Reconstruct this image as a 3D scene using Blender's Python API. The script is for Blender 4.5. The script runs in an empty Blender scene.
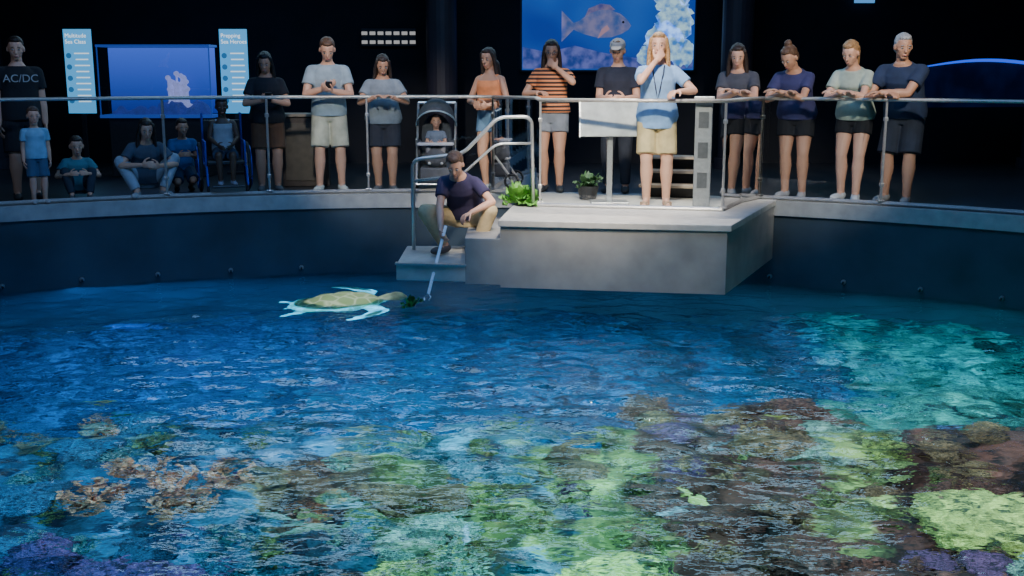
import bpy, bmesh, math, random
from mathutils import Vector, Matrix, noise
random.seed(7)
PI=math.pi
COL=bpy.context.scene.collection
WATER=-0.92
CX,CY,R0=-0.7,3.6,9.1

# ---------------------------------------------------------------- materials
MATS={}
def pm(name,base,var=.15,scale=20.,rough=.6,metal=0.,bump=0.,emit=None,es=0.,spec=.5):
    if name in MATS: return MATS[name]
    m=bpy.data.materials.new(name); m.use_nodes=True
    nt=m.node_tree; b=nt.nodes['Principled BSDF']
    tc=nt.nodes.new('ShaderNodeTexCoord'); n=nt.nodes.new('ShaderNodeTexNoise')
    n.inputs['Scale'].default_value=scale; n.inputs['Detail'].default_value=4
    nt.links.new(tc.outputs['Object'],n.inputs['Vector'])
    r=nt.nodes.new('ShaderNodeValToRGB')
    r.color_ramp.elements[0].position=.3; r.color_ramp.elements[1].position=.7
    r.color_ramp.elements[0].color=[max(0,c*(1-var)) for c in base[:3]]+[1]
    r.color_ramp.elements[1].color=[min(1,c*(1+var)) for c in base[:3]]+[1]
    nt.links.new(n.outputs['Fac'],r.inputs['Fac']); nt.links.new(r.outputs['Color'],b.inputs['Base Color'])
    b.inputs['Roughness'].default_value=rough; b.inputs['Metallic'].default_value=metal
    b.inputs['Specular IOR Level'].default_value=spec
    if bump>0:
        bp=nt.nodes.new('ShaderNodeBump'); bp.inputs['Strength'].default_value=bump; bp.inputs['Distance'].default_value=.02
        nt.links.new(n.outputs['Fac'],bp.inputs['Height']); nt.links.new(bp.outputs['Normal'],b.inputs['Normal'])
    if emit:
        b.inputs['Emission Color'].default_value=list(emit)+[1]; b.inputs['Emission Strength'].default_value=es
    MATS[name]=m
    return m
def glass_mat():
    m=bpy.data.materials.new('thin_glass'); m.use_nodes=True; nt=m.node_tree; nt.nodes.clear()
    o=nt.nodes.new('ShaderNodeOutputMaterial'); t=nt.nodes.new('ShaderNodeBsdfTransparent'); t.inputs[0].default_value=(.90,.95,.97,1)
    g=nt.nodes.new('ShaderNodeBsdfGlossy'); g.inputs['Roughness'].default_value=.02
    f=nt.nodes.new('ShaderNodeFresnel'); f.inputs[0].default_value=1.55
    x=nt.nodes.new('ShaderNodeMixShader'); nt.links.new(f.outputs[0],x.inputs[0]); nt.links.new(t.outputs[0],x.inputs[1]); nt.links.new(g.outputs[0],x.inputs[2]); nt.links.new(x.outputs[0],o.inputs[0])
    return m
def water_mat():
    m=bpy.data.materials.new('pool_water'); m.use_nodes=True; nt=m.node_tree; nt.nodes.clear()
    o=nt.nodes.new('ShaderNodeOutputMaterial')
    t=nt.nodes.new('ShaderNodeBsdfRefraction'); t.inputs['Color'].default_value=(.62,.90,1,1); t.inputs['Roughness'].default_value=0; t.inputs['IOR'].default_value=1.33
    g=nt.nodes.new('ShaderNodeBsdfGlossy'); g.inputs['Roughness'].default_value=.03
    f=nt.nodes.new('ShaderNodeFresnel'); f.inputs[0].default_value=1.33
    x=nt.nodes.new('ShaderNodeMixShader')
    tc=nt.nodes.new('ShaderNodeTexCoord'); mp=nt.nodes.new('ShaderNodeMapping'); mp.inputs['Scale'].default_value=(1,1.4,1)
    n=nt.nodes.new('ShaderNodeTexNoise'); n.inputs['Scale'].default_value=10; n.inputs['Detail'].default_value=2
    bp=nt.nodes.new('ShaderNodeBump'); bp.inputs['Strength'].default_value=.55; bp.inputs['Distance'].default_value=.016
    nt.links.new(tc.outputs['Object'],mp.inputs[0]); nt.links.new(mp.outputs[0],n.inputs['Vector']); nt.links.new(n.outputs['Fac'],bp.inputs['Height'])
    for s in (t,g,f): nt.links.new(bp.outputs[0],s.inputs['Normal'])
    nt.links.new(f.outputs[0],x.inputs[0]); nt.links.new(t.outputs[0],x.inputs[1]); nt.links.new(g.outputs[0],x.inputs[2]); nt.links.new(x.outputs[0],o.inputs[0])
    return m
GLASS=glass_mat()
STEEL=pm('brushed_steel',(.55,.55,.53),.1,60,.35,.75)
RAILM=pm('rail_steel',(.5,.46,.40),.12,40,.38,.5)
DARKM=pm('black_plastic',(.02,.02,.022),.2,30,.5)
RUBBER=pm('tyre_rubber',(.03,.03,.03),.2,30,.8)

# ---------------------------------------------------------------- object helpers
def obj(name,me,mats=None,parent=None,loc=None,smooth=False):
    o=bpy.data.objects.new(name,me); COL.objects.link(o)
    if mats:
        for m in (mats if isinstance(mats,(list,tuple)) else [mats]): o.data.materials.append(m)
    if parent: o.parent=parent
    if loc is not None: o.location=loc
    if smooth and hasattr(me,'polygons'):
        for p in me.polygons: p.use_smooth=True
    return o
def tag(o,label,cat=None,group=None,kind=None):
    o['label']=label
    if cat: o['category']=cat
    if group: o['group']=group
    if kind: o['kind']=kind
    return o
def empty(name,loc=(0,0,0),rz=0):
    e=bpy.data.objects.new(name,None); COL.objects.link(e); e.empty_display_size=.1; e.location=loc; e.rotation_euler=(0,0,rz); return e
def bm2me(bm,name='m',up=False):
    me=bpy.data.meshes.new(name)
    if not up: bmesh.ops.recalc_face_normals(bm,faces=bm.faces[:])
    if up:
        for f in bm.faces:
            f.normal_update()
            if f.normal.z<0: f.normal_flip()
    bm.to_mesh(me); bm.free(); return me
def prism(pts,z0,z1,bev=0.):
    bm=bmesh.new()
    a=[bm.verts.new((p[0],p[1],z0)) for p in pts]; b=[bm.verts.new((p[0],p[1],z1)) for p in pts]
    n=len(pts); bm.faces.new(a[::-1]); bm.faces.new(b)
    for i in range(n): bm.faces.new((a[i],a[(i+1)%n],b[(i+1)%n],b[i]))
    if bev: bmesh.ops.bevel(bm,geom=bm.edges[:],offset=bev,segments=2,affect='EDGES',profile=.5)
    return bm2me(bm)
def box(bm,c,s,rot=None,bev=0.):
    M=Matrix.Translation(c)@(rot.to_4x4() if rot else Matrix.Identity(4))@Matrix.Diagonal((s[0],s[1],s[2],1))
    r=bmesh.ops.create_cube(bm,size=1,matrix=M)
    if bev:
        es=list({e for v in r['verts'] for e in v.link_edges})
        bmesh.ops.bevel(bm,geom=es,offset=bev,segments=2,affect='EDGES',profile=.5)
def boxme(items,bev=.004):
    bm=bmesh.new()
    for it in items: box(bm,it[0],it[1],it[2] if len(it)>2 else None,bev)
    return bm2me(bm)
def tube(bm,a,b,r,r2=None,seg=12):
    a=Vector(a);b=Vector(b);d=b-a
    if d.length<1e-6: return
    q=Vector((0,0,1)).rotation_difference(d)
    M=Matrix.Translation((a+b)/2)@q.to_matrix().to_4x4()
    bmesh.ops.create_cone(bm,cap_ends=True,segments=seg,radius1=r,radius2=r if r2 is None else r2,depth=d.length,matrix=M)
def sweep_tube(pts,r,seg=10,closed=False,rx=None):
    pts=[Vector(p) for p in pts]; n=len(pts); bm=bmesh.new(); rings=[]
    for i,p in enumerate(pts):
        if closed: d=pts[(i+1)%n]-pts[i-1]
        else: d=pts[min(i+1,n-1)]-pts[max(i-1,0)]
        d.normalize(); up=Vector((0,0,1)) if abs(d.z)<.9 else Vector((0,1,0))
        x=d.cross(up).normalized(); y=x.cross(d).normalized()
        rr=r[i] if isinstance(r,(list,tuple)) else r
        rings.append([bm.verts.new(p+x*math.cos(2*PI*k/seg)*(rx or rr)+y*math.sin(2*PI*k/seg)*rr) for k in range(seg)])
    m=n if closed else n-1
    for i in range(m):
        A=rings[i];B=rings[(i+1)%n]
        for k in range(seg): bm.faces.new((A[k],A[(k+1)%seg],B[(k+1)%seg],B[k]))
    if not closed: bm.faces.new(rings[0][::-1]); bm.faces.new(rings[-1])
    return bm2me(bm)
def round_path(pts,rad=.08,k=5):
    pts=[Vector(p) for p in pts]; out=[pts[0]]
    for i in range(1,len(pts)-1):
        a=pts[i-1]-pts[i]; b=pts[i+1]-pts[i]; r=min(rad,a.length*.45,b.length*.45)
        A=pts[i]+a.normalized()*r; B=pts[i]+b.normalized()*r
        for j in range(k+1):
            t=j/k; out.append(A*(1-t)**2+pts[i]*2*t*(1-t)+B*t*t)
    out.append(pts[-1]); return out
def cp(r,a,z=0.): return Vector((CX+r*math.cos(math.radians(a)),CY+r*math.sin(math.radians(a)),z))
def arc_sweep(profile,a0,a1,n):
    bm=bmesh.new(); rings=[[bm.verts.new(cp(r,a0+(a1-a0)*i/n,z)) for r,z in profile] for i in range(n+1)]
    m=len(profile)
    for i in range(n):
        for k in range(m): bm.faces.new((rings[i][k],rings[i][(k+1)%m],rings[i+1][(k+1)%m],rings[i+1][k]))
    bm.faces.new(rings[0]); bm.faces.new(rings[-1][::-1])
    return bm2me(bm)

# ---------------------------------------------------------------- camera
cam=bpy.data.cameras.new('camera'); cam.sensor_width=36; cam.lens=38.67
co=bpy.data.objects.new('camera',cam); COL.objects.link(co); co.location=(0,0,1.4); co.rotation_euler=(math.radians(78.79),0,0)
bpy.context.scene.camera=co

# ---------------------------------------------------------------- structure
XL,XR,YB=-10.5,9.6,17.0
def outer(a):
    d=Vector((math.cos(math.radians(a)),math.sin(math.radians(a))))
    t=1e9
    if d.x>1e-6: t=min(t,(XR-CX)/d.x)
    if d.x<-1e-6: t=min(t,(XL-CX)/d.x)
    if d.y>1e-6: t=min(t,(YB-CY)/d.y)
    return Vector((CX+d.x*t,CY+d.y*t,0))
bm=bmesh.new(); prev=None
for a in [i*1.0 for i in range(0,181)]:
    i=cp(R0+.2,a); o=outer(a)
    cur=(bm.verts.new((i.x,i.y,-.005)),bm.verts.new((o.x,o.y,-.005)))
    if prev: bm.faces.new((prev[0],prev[1],cur[1],cur[0]))
    prev=cur
tag(obj('floor',bm2me(bm,up=True),pm('deck_floor',(.035,.035,.04),.3,6,.35,bump=.05)),'dark polished gallery floor behind the pool','floor',kind='structure')
WALLM=pm('gallery_wall',(.006,.007,.012),.3,3,.8)
def plane(name,pts,mat,label,cat):
    bm=bmesh.new(); bm.faces.new([bm.verts.new(p) for p in pts]); return tag(obj(name,bm2me(bm),mat),label,cat,kind='structure')
plane('wall_back',[(XL,YB,-.01),(XR,YB,-.01),(XR,YB,5.2),(XL,YB,5.2)],WALLM,'black rear gallery wall','wall')
plane('wall_left',[(XL,CY,-.01),(XL,YB,-.01),(XL,YB,5.2),(XL,CY,5.2)],WALLM,'black side gallery wall','wall')
plane('wall_right',[(XR,CY,-.01),(XR,YB,-.01),(XR,YB,5.2),(XR,CY,5.2)],WALLM,'black side gallery wall','wall')
plane('ceiling',[(XL,-2,5.2),(XR,-2,5.2),(XR,YB,5.2),(XL,YB,5.2)],WALLM,'black gallery ceiling','ceiling')
tag(obj('wall_pool',arc_sweep([(R0,-3.2),(R0,-.15),(R0+.2,-.15),(R0+.2,-3.2)],0,180,120),pm('pool_wall_paint',(.036,.058,.078),.3,1.6,.5,bump=.1),smooth=False),'dark slate curved wall of the pool','wall',kind='structure')
tag(obj('trim_1',arc_sweep([(R0-.03,-.16),(R0-.03,0),(R0+.24,0),(R0+.24,-.16)],0,180,120),pm('curb_stone',(.34,.35,.34),.15,8,.45,bump=.05)),'grey stone curb along the pool edge','curb',kind='structure')
for i,a in enumerate([52,57,62,67,101,106,111,116,121]):
    e=empty('pool_jet',cp(R0-.005,a,WATER+.08)); e.rotation_euler=(0,0,math.radians(a))
    bm=bmesh.new(); tube(bm,(0.0,0,0),(-.03,0,0),.028,.02); obj('flange',bm2me(bm),STEEL,e)
    bm=bmesh.new(); tube(bm,(-.03,0,0),(-.06,0,-.01),.012,.012); obj('nozzle',bm2me(bm),DARKM,e)
    tag(e,'small steel water nozzle on the pool wall near the waterline','pool nozzle','nozzles along the pool wall')

# ---------------------------------------------------------------- water
def wave(x,y):
    v=.015*noise.noise(Vector((x*1.5,y*2.2,0)))+.015*noise.noise(Vector((x*3.6+y*.8,y*5.2,5)))+.0075*noise.noise(Vector((x*7.5+y,y*10,9)))
    return v*1.15
bm=bmesh.new(); st=.032; x0,x1,y0,y1=-6.4,6.0,3.6,12.75
nx=int((x1-x0)/st); ny=int((y1-y0)/st); grid={}
for j in range(ny+1):
    y=y0+j*st
    for i in range(nx+1):
        x=x0+i*st
        if (x-CX)**2+(y-CY)**2<(R0+.02)**2 : grid[(i,j)]=bm.verts.new((x,y,WATER+wave(x,y)))
for (i,j),v in grid.items():
    a=grid.get((i+1,j));b=grid.get((i+1,j+1));c=grid.get((i,j+1))
    if a and b and c: bm.faces.new((v,a,b,c))
tag(obj('pool_water',bm2me(bm,up=True),water_mat(),smooth=True),'rippling clear blue water filling the pool','water',kind='stuff')

# ---------------------------------------------------------------- reef terrain
def sm(t): t=max(0,min(1,t)); return t*t*(3-2*t)
def reef_h(x,y):
    n=noise.fractal(Vector((x*.6,y*.6,3)),1,2,4); n2=noise.fractal(Vector((x*2.,y*2.,7)),.9,2,5)
    edge=8.8+.8*n+(.5 if x>1 else 0)
    s=sm((edge-y)/1.5)
    right=sm((x-2.6)/.8)*sm((y-8.)/.8)*.8
    gap=sm(1-abs(x+1.25+.25*(y-6))/.35)*sm((7.6-y)/1.)*.55
    return -2.9+s*1.25+right+n*.16+n2*.24-gap
def pick(x,y):
    n=noise.noise(Vector((x*1.1,y*1.1,11)))+.35*noise.noise(Vector((x*3.3,y*3.3,4)))
    if x>2.5+.6*n and y>7.6: return 'teal'  # turquoise bed colour here stands in for the teal-lit bottom
    if x>.75+.8*n: return 'maroon' if n<.22 else 'green'
    if x>-1.1+.6*n: return 'green' if n>-.05 else 'blue'
    return 'blue' if n<.15 else 'tan'
PAL={'teal':(.05,.32,.27),'maroon':(.16,.055,.04),'green':(.26,.32,.10),'blue':(.07,.21,.30),'tan':(.42,.24,.11)}
bm=bmesh.new(); st=.055; grid={}
for j in range(int(9.8/st)+1):
    y=3.0+j*st
    for i in range(int(13/st)+1):
        x=-6.8+i*st
        if (x-CX)**2+(y-CY)**2<(R0+.05)**2: grid[(i,j)]=bm.verts.new((x,y,reef_h(x,y)))
for (i,j),v in grid.items():
    a=grid.get((i+1,j));b=grid.get((i+1,j+1));c=grid.get((i,j+1))
    if a and b and c: bm.faces.new((v,a,b,c))
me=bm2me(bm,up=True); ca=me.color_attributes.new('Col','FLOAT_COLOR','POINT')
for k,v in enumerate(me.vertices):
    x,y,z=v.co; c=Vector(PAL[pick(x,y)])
    f=sm((z+2.7)/.8); c=Vector((.012,.11,.20)).lerp(c,f)  # deeper bed tinted blue in place of light absorbed by the water
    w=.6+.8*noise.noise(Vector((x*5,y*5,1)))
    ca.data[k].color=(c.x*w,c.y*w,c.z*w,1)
def reef_mat(name,vc,base=(.5,.5,.5)):
    m=bpy.data.materials.new(name); m.use_nodes=True; nt=m.node_tree; b=nt.nodes['Principled BSDF']; b.inputs['Roughness'].default_value=.8
    tc=nt.nodes.new('ShaderNodeTexCoord'); v=nt.nodes.new('ShaderNodeTexVoronoi'); v.inputs['Scale'].default_value=12 if not vc else 9
    n=nt.nodes.new('ShaderNodeTexNoise'); n.inputs['Scale'].default_value=5; n.inputs['Detail'].default_value=6
    nt.links.new(tc.outputs['Object'],v.inputs['Vector']); nt.links.new(tc.outputs['Object'],n.inputs['Vector'])
    mx=nt.nodes.new('ShaderNodeMix'); mx.data_type='RGBA'; mx.blend_type='MULTIPLY'; mx.inputs[0].default_value=1
    if vc:
        a=nt.nodes.new('ShaderNodeVertexColor'); a.layer_name='Col'; nt.links.new(a.outputs[0],mx.inputs[6])
    else: mx.inputs[6].default_value=list(base)+[1]
    r=nt.nodes.new('ShaderNodeValToRGB'); r.color_ramp.elements[0].position=.38; r.color_ramp.elements[0].color=(.12,.14,.2,1); r.color_ramp.elements[1].position=.66; r.color_ramp.elements[1].color=(2.1,2.0,1.8,1)  # strong light-dark contrast in the reef colour stands in for caustics
    nt.links.new(n.outputs['Fac'],r.inputs[0]); nt.links.new(r.outputs[0],mx.inputs[7]); nt.links.new(mx.outputs[2],b.inputs['Base Color'])
    bp=nt.nodes.new('ShaderNodeBump'); bp.inputs['Strength'].default_value=.9; bp.inputs['Distance'].default_value=.05
    nt.links.new(v.outputs['Distance'],bp.inputs['Height']); nt.links.new(bp.outputs[0],b.inputs['Normal'])
    return m
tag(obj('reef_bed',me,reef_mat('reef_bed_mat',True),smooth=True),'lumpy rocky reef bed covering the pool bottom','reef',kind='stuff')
RM={k:reef_mat('coral_'+k,False,c) for k,c in PAL.items()}
RM['peach']=reef_mat('coral_peach',False,(.95,.36,.16)); RM['yellow']=reef_mat('coral_yellow',False,(.42,.48,.12)); RM['purple']=reef_mat('coral_purple',False,(.15,.06,.16)); RM['pale']=reef_mat('coral_pale',False,(.30,.46,.36)); RM['brown']=reef_mat('coral_brown',False,(.26,.14,.07))

def lump(seed,flat=.6,amp=.35,sub=4,f=2.2):
    bm=bmesh.new(); bmesh.ops.create_icosphere(bm,subdivisions=sub,radius=1)
    for v in bm.verts:
        n=noise.fractal(v.co*f+Vector((seed*9.1,0,0)),.8,2,4); v.co*=1+amp*n; v.co.z*=flat
    return bm2me(bm)
def table(seed):
    bm=bmesh.new(); n=40; rings=[]
    prof=[(.10,-.5),(.12,-.2),(.55,-.02),(.98,.04),(1.0,.07),(.6,.06),(.2,.03)]
    for r,z in prof:
        rings.append([bm.verts.new(((r*(1+.3*noise.noise(Vector((math.cos(2*PI*k/n)*2+seed,math.sin(2*PI*k/n)*2,0)))*(r>.3)))*math.cos(2*PI*k/n)*1.15,r*(1+.3*noise.noise(Vector((math.cos(2*PI*k/n)*2+seed,math.sin(2*PI*k/n)*2,0)))*(r>.3))*math.sin(2*PI*k/n),z+.06*noise.noise(Vector((r*4*math.cos(2*PI*k/n),r*4*math.sin(2*PI*k/n),seed))))) for k in range(n)])
    for a,b in zip(rings,rings[1:]):
        for k in range(n): bm.faces.new((a[k],a[(k+1)%n],b[(k+1)%n],b[k]))
    bm.faces.new(rings[0][::-1]); bm.faces.new(rings[-1]); return bm2me(bm)
def branchy(seed,n=16,thick=.085):
    rnd=random.Random(seed); bm=bmesh.new()
    def br(p,d,r,L,lev):
        q=p+d*L; tube(bm,p,q,r,r*.8,8)
        bmesh.ops.create_icosphere(bm,subdivisions=1,radius=r*(.85 if lev else 1.25),matrix=Matrix.Translation(q))
        if lev:
            for _ in range(rnd.choice([2,3])):
                e=(d+Vector((rnd.uniform(-.8,.8),rnd.uniform(-.8,.8),rnd.uniform(0,.5)))).normalized(); br(q,e,r*.78,L*.72,lev-1)
    for i in range(n):
        a=rnd.uniform(0,2*PI); t=rnd.uniform(.1,.9)
        d=Vector((math.cos(a)*t,math.sin(a)*t,.9)).normalized(); br(Vector((math.cos(a)*.3*t,math.sin(a)*.3*t,-.2)),d,thick,.42,2 if n<12 else 1)
    return bm2me(bm)
def tubesponge(seed):
    rnd=random.Random(seed); bm=bmesh.new()
    for i in range(7):
        a=rnd.uniform(0,6.28); t=rnd.uniform(.05,.45); b=Vector((math.cos(a)*t,math.sin(a)*t,-.3)); e=b+Vector((math.cos(a)*.25,math.sin(a)*.25,rnd.uniform(.7,1.1)))
        m=sweep_tube([b,b.lerp(e,.5),b.lerp(e,.9),e,e-(e-b).normalized()*.02,b.lerp(e,.8)],[.08,.1,.14,.13,.10,.06],10)
        bm.from_mesh(m); bpy.data.meshes.remove(m)
    return bm2me(bm)
CORALS={'reef_rock':[lump(1),lump(2,.7,.5),lump(3,.5,.45)],'brain_coral':[lump(5,.75,.12,4,5),lump(6,.7,.16,4,6)],'table_coral':[table(1),table(4)],
 'branching_coral':[branchy(1,14),branchy(2,9,.075),branchy(3,18,.07)],'tube_sponge':[tubesponge(4)]}
CL={'reef_rock':('rough {} reef rock under the water','rock'),'brain_coral':('rounded {} brain coral under the water','coral'),'table_coral':('flat-topped {} table coral under the water','coral'),
 'branching_coral':('knobbly {} branching coral under the water','coral'),'tube_sponge':('cluster of {} tube sponges under the water','sponge')}
CN={'teal':'turquoise','maroon':'dark maroon','green':'yellow-green','blue':'blue-grey','tan':'tan','peach':'peach-orange','yellow':'bright yellow-green','purple':'dark purple','pale':'pale green','brown':'reddish-brown'}
VAR={}
def coral(kind,col,x,y,s,dz=0,idx=None,zs=1.):
    ms=CORALS[kind]; k=random.randrange(len(ms)) if idx is None else idx
    key=(kind,k,col)
    if key not in VAR:
        me=ms[k].copy(); me.materials.clear(); me.materials.append(RM[col])
        for p in me.polygons: p.use_smooth=True
        VAR[key]=me
    o=bpy.data.objects.new(kind,VAR[key]); COL.objects.link(o)
    z=min(reef_h(x,y)+dz,WATER-.25-s*.9*zs)
    o.location=(x,y,z); o.scale=(s,s*random.uniform(.8,1.1),s*zs); o.rotation_euler=(random.uniform(-.3,.3),random.uniform(-.3,.3),random.uniform(0,6))
    tag(o,CL[kind][0].format(CN[col]),CL[kind][1],'corals and rocks of the reef'); return o
rnd=random.Random(11)
cnt=0
for _ in range(1600):
    if cnt>=280: break
    y=rnd.uniform(5.0,9.9); x=rnd.uniform(-.52*y,.52*y)
    h=reef_h(x,y)
    if h<-2.45: continue
    p=pick(x,y); r=rnd.random()
    if p=='maroon': kind,col=('reef_rock','maroon') if r<.30 else (('reef_rock','brown') if r<.45 else (('branching_coral','brown') if r<.70 else (('brain_coral','tan') if r<.76 else (('table_coral','purple') if r<.82 else (('branching_coral','tan') if r<.93 else ('branching_coral','green'))))))
    elif p=='green': kind,col=('branching_coral','green') if r<.34 else (('table_coral','green') if r<.44 else (('brain_coral','yellow') if r<.54 else (('branching_coral','pale') if r<.72 else (('reef_rock','pale') if r<.84 else ('reef_rock','brown')))))
    elif p=='teal': kind,col=('table_coral','teal') if r<.25 else ('reef_rock','teal')
    elif p=='tan': kind,col=('branching_coral','peach') if r<.45 else (('reef_rock','tan') if r<.75 else ('branching_coral','pale'))
    else: kind,col=('reef_rock','blue') if r<.38 else (('branching_coral','blue') if r<.60 else (('branching_coral','pale') if r<.76 else (('tube_sponge','purple') if r<.86 else ('branching_coral','green'))))
    coral(kind,col,x,y,rnd.uniform(.08,.20)*(1.15 if kind=='branching_coral' else 1),.04); cnt+=1
for (x,y,s,i) in [(-2.05,6.35,.38,1),(-1.75,6.5,.3,0),(-2.35,6.6,.32,1),(-1.9,6.05,.26,1),(-2.5,6.2,.3,0)]:
    coral('branching_coral','peach',x,y,s,.28,i)
coral('brain_coral','yellow',2.80,5.95,.44,.12,0,.55); coral('brain_coral','yellow',.55,5.30,.30,.1,1,.55)
for (x,y) in [(-2.3,5.35),(-2.0,5.2),(-1.7,5.3),(-2.6,5.5)]: coral('reef_rock','purple',x,y,.24,.05)

# ---------------------------------------------------------------- fish
def fishmesh(deep=.36,w=.16):
    bm=bmesh.new(); prof=[(-.5,.02),(-.46,.10),(-.38,.19),(-.2,.31),(0,.36),(.2,.29),(.36,.14),(.45,.07),(.5,.06)]
    rings=[]
    for x,r in prof:
        k=r/.36; rings.append([bm.verts.new((x,math.cos(2*PI*j/12)*w*.5*max(k,.25)*(1 if x<.4 else .3),math.sin(2*PI*j/12)*deep*.5*max(k,.12))) for j in range(12)])
    for a,b in zip(rings,rings[1:]):
        for j in range(12): bm.faces.new((a[j],a[(j+1)%12],b[(j+1)%12],b[j]))
    bm.faces.new(rings[0][::-1]); bm.faces.new(rings[-1])
    def fin(p):
        a=[bm.verts.new((q[0],.006,q[1])) for q in p]; b=[bm.verts.new((q[0],-.006,q[1])) for q in p]
        bm.faces.new(a); bm.faces.new(b[::-1]); n=len(p)
        for i in range(n): bm.faces.new((a[i],b[i],b[(i+1)%n],a[(i+1)%n]))
    h=deep*.5
    fin([(.47,.02),(.68,h*.9),(.62,0),(.68,-h*.9),(.47,-.02)]); fin([(-.2,h*.8),(-.05,h*1.4),(.2,h*1.2),(.35,h*.4)]); fin([(.0,-h*.9),(.15,-h*1.35),(.32,-h*.5)])
    for sg in (1,-1):
        bm.faces.new([bm.verts.new((-.22,sg*w*.42,-.02)),bm.verts.new((-.02,sg*w*.95,.03)),bm.verts.new((-.02,sg*w*.85,-.08))])
    return bm2me(bm)
FM={'silver':pm('fish_silver',(.20,.28,.32),.4,6,.4),'yellow':pm('fish_yellow',(.40,.36,.08),.3,8,.4),'dark blue':pm('fish_blue',(.04,.10,.24),.3,8,.4),'grey-green':pm('fish_green',(.20,.24,.15),.5,8,.5)}
FME={}
for c,(d,w) in {'silver':(.30,.16),'yellow':(.5,.16),'dark blue':(.45,.15),'grey-green':(.36,.20)}.items():
    me=fishmesh(d,w); me.materials.append(FM[c]); 
    for p in me.polygons: p.use_smooth=True
    FME[c]=me
FISH=[(-1.15,5.75,.34,'grey-green',.3),(-.95,6.0,.28,'silver',.2),(-1.35,5.9,.34,'grey-green',2.9),(-2.9,7.4,.26,'grey-green',.2),(-.15,6.1,.26,'yellow',-.3),(-.25,5.6,.3,'silver',1.5),(.05,7.1,.24,'grey-green',.4),
 (.5,7.3,.22,'yellow',.2),(1.4,7.1,.22,'silver',.3),(1.9,7.6,.24,'yellow',.1),(-1.9,7.4,.26,'dark blue',.4),(-2.5,7.1,.28,'grey-green',.2),(3.1,7.4,.26,'dark blue',.3),(-3.7,10.4,.5,'dark blue',.25),(-1.6,6.9,.25,'silver',3.0),(.2,8.6,.26,'dark blue',.2),(1.1,6.2,.22,'yellow',2),(-2.2,5.9,.22,'silver',.9),(2.0,6.5,.22,'grey-green',.6),(-2.9,9.2,.3,'dark blue',.1),(.9,5.9,.26,'silver',.4),(-.5,5.5,.3,'grey-green',.1),(-3.1,7.9,.28,'yellow',.2)]
for x,y,s,c,rz in FISH:
    o=bpy.data.objects.new('fish',FME[c]); COL.objects.link(o); o.location=(x,y,WATER-rnd.uniform(.36,.5)); o.scale=(s,s,s); o.rotation_euler=(rnd.uniform(.3,.9),0,rz)
    tag(o,'{} fish swimming over the reef'.format(c),'fish','fish swimming in the pool')

# ---------------------------------------------------------------- platform
A=(-.11,10.32);B=(1.97,9.97);C=(2.87,11.97);D=(.15,12.68)
PLM=pm('platform_steel',(.34,.33,.31),.16,4,.5,.25,bump=.04); PTOP=pm('platform_top',(.55,.52,.46),.12,10,.5,.1)
pf=empty('feeding_platform',(.8,10.2,-.6))
def sub(name,me,mat,par,smooth=False):
    o=obj(name,me,mat,smooth=smooth); o.parent=par; par_m=Matrix.LocRotScale(par.location,par.rotation_euler,None); o.matrix_parent_inverse=par_m.inverted(); return o
sub('platform_body',prism([A,B,C,D],-.64,-.05),PLM,pf)
sub('top_slab',prism([(A[0]-.02,A[1]-.03),(B[0]+.03,B[1]-.03),(C[0]+.02,C[1]),D],-.05,.012,.008),PTOP,pf)
sub('step',prism([(-.45,10.38),(-.10,10.32),(-.02,11.9),(-.45,11.9)],-.62,-.17,.008),PLM,pf)
sub('lower_landing',prism([(-1.12,10.47),(-.44,10.38),(-.44,11.6),(-1.12,11.6)],-.6,-.44,.01),PTOP,pf)
sub('step_nosing',prism([(-1.13,10.45),(-.44,10.36),(-.44,10.44),(-1.13,10.53)],-.445,-.425,.004),STEEL,pf)
sub('kick_rail',sweep_tube([(.25,11.36,.03),(2.1,10.96,.03)],.02),STEEL,pf)
tag(pf,'grey steel feeding platform with steps hanging over the water','platform')

# ---------------------------------------------------------------- railings
def railing(label,path,posts):
    e=empty('glass_railing',(path[0][0],path[0][1],0))
    sub('handrail',sweep_tube([(p[0],p[1],1.1) for p in path],.020,10,rx=.035),RAILM,e,True)
    sub('base_channel',sweep_tube([(p[0],p[1],.025) for p in path],.025,4,rx=.03),STEEL,e)
    for i0,i1 in zip(posts,posts[1:]):
        seg=path[i0:i1+1]; bm=bmesh.new(); lo=[];hi=[]
        for k,p in enumerate(seg): lo.append(bm.verts.new((p[0],p[1],.04))); hi.append(bm.verts.new((p[0],p[1],1.085)))
        for k in range(len(seg)-1): bm.faces.new((lo[k],lo[k+1],hi[k+1],hi[k]))
        sub('glass_panel',bm2me(bm),GLASS,e)
    for i in posts:
        p=path[i]; bm=bmesh.new(); box(bm,(p[0],p[1],.55),(.022,.035,1.1),None,.004); box(bm,(p[0],p[1],.05),(.07,.07,.02),None,.004); box(bm,(p[0],p[1],.9),(.04,.05,.04),None,.005); box(bm,(p[0],p[1],.22),(.04,.05,.04),None,.005)
        sub('post',bm2me(bm),STEEL,e)
    return tag(e,label,'railing')
arcL=[cp(R0+.05,a)[:2] for a in [140-i*1.0 for i in range(0,56)]]; arcL=arcL[:-2]
railing('curved glass railing with steel handrail along the deck',arcL,[0,8,17,30,37,44,len(arcL)-1])
arcR=[cp(R0+.05,a)[:2] for a in [68-i*1.0 for i in range(0,30)]]
railing('curved glass railing with steel handrail beside the platform',arcR,[0,8,20,29])
railing('straight glass railing around the feeding platform',[arcL[-1],(.27,12.2),(.29,11.38),(1.2,11.18),(2.11,10.98),(2.45,11.7),arcR[0]],[0,2,4,6])
e=empty('gate_post',(1.92,11.12,.012),-.2)
obj('post_body',boxme([((0,0,.55),(.17,.10,1.1))],.008),pm('post_grey',(.35,.35,.34),.1,30,.45,.5),e)
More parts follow.
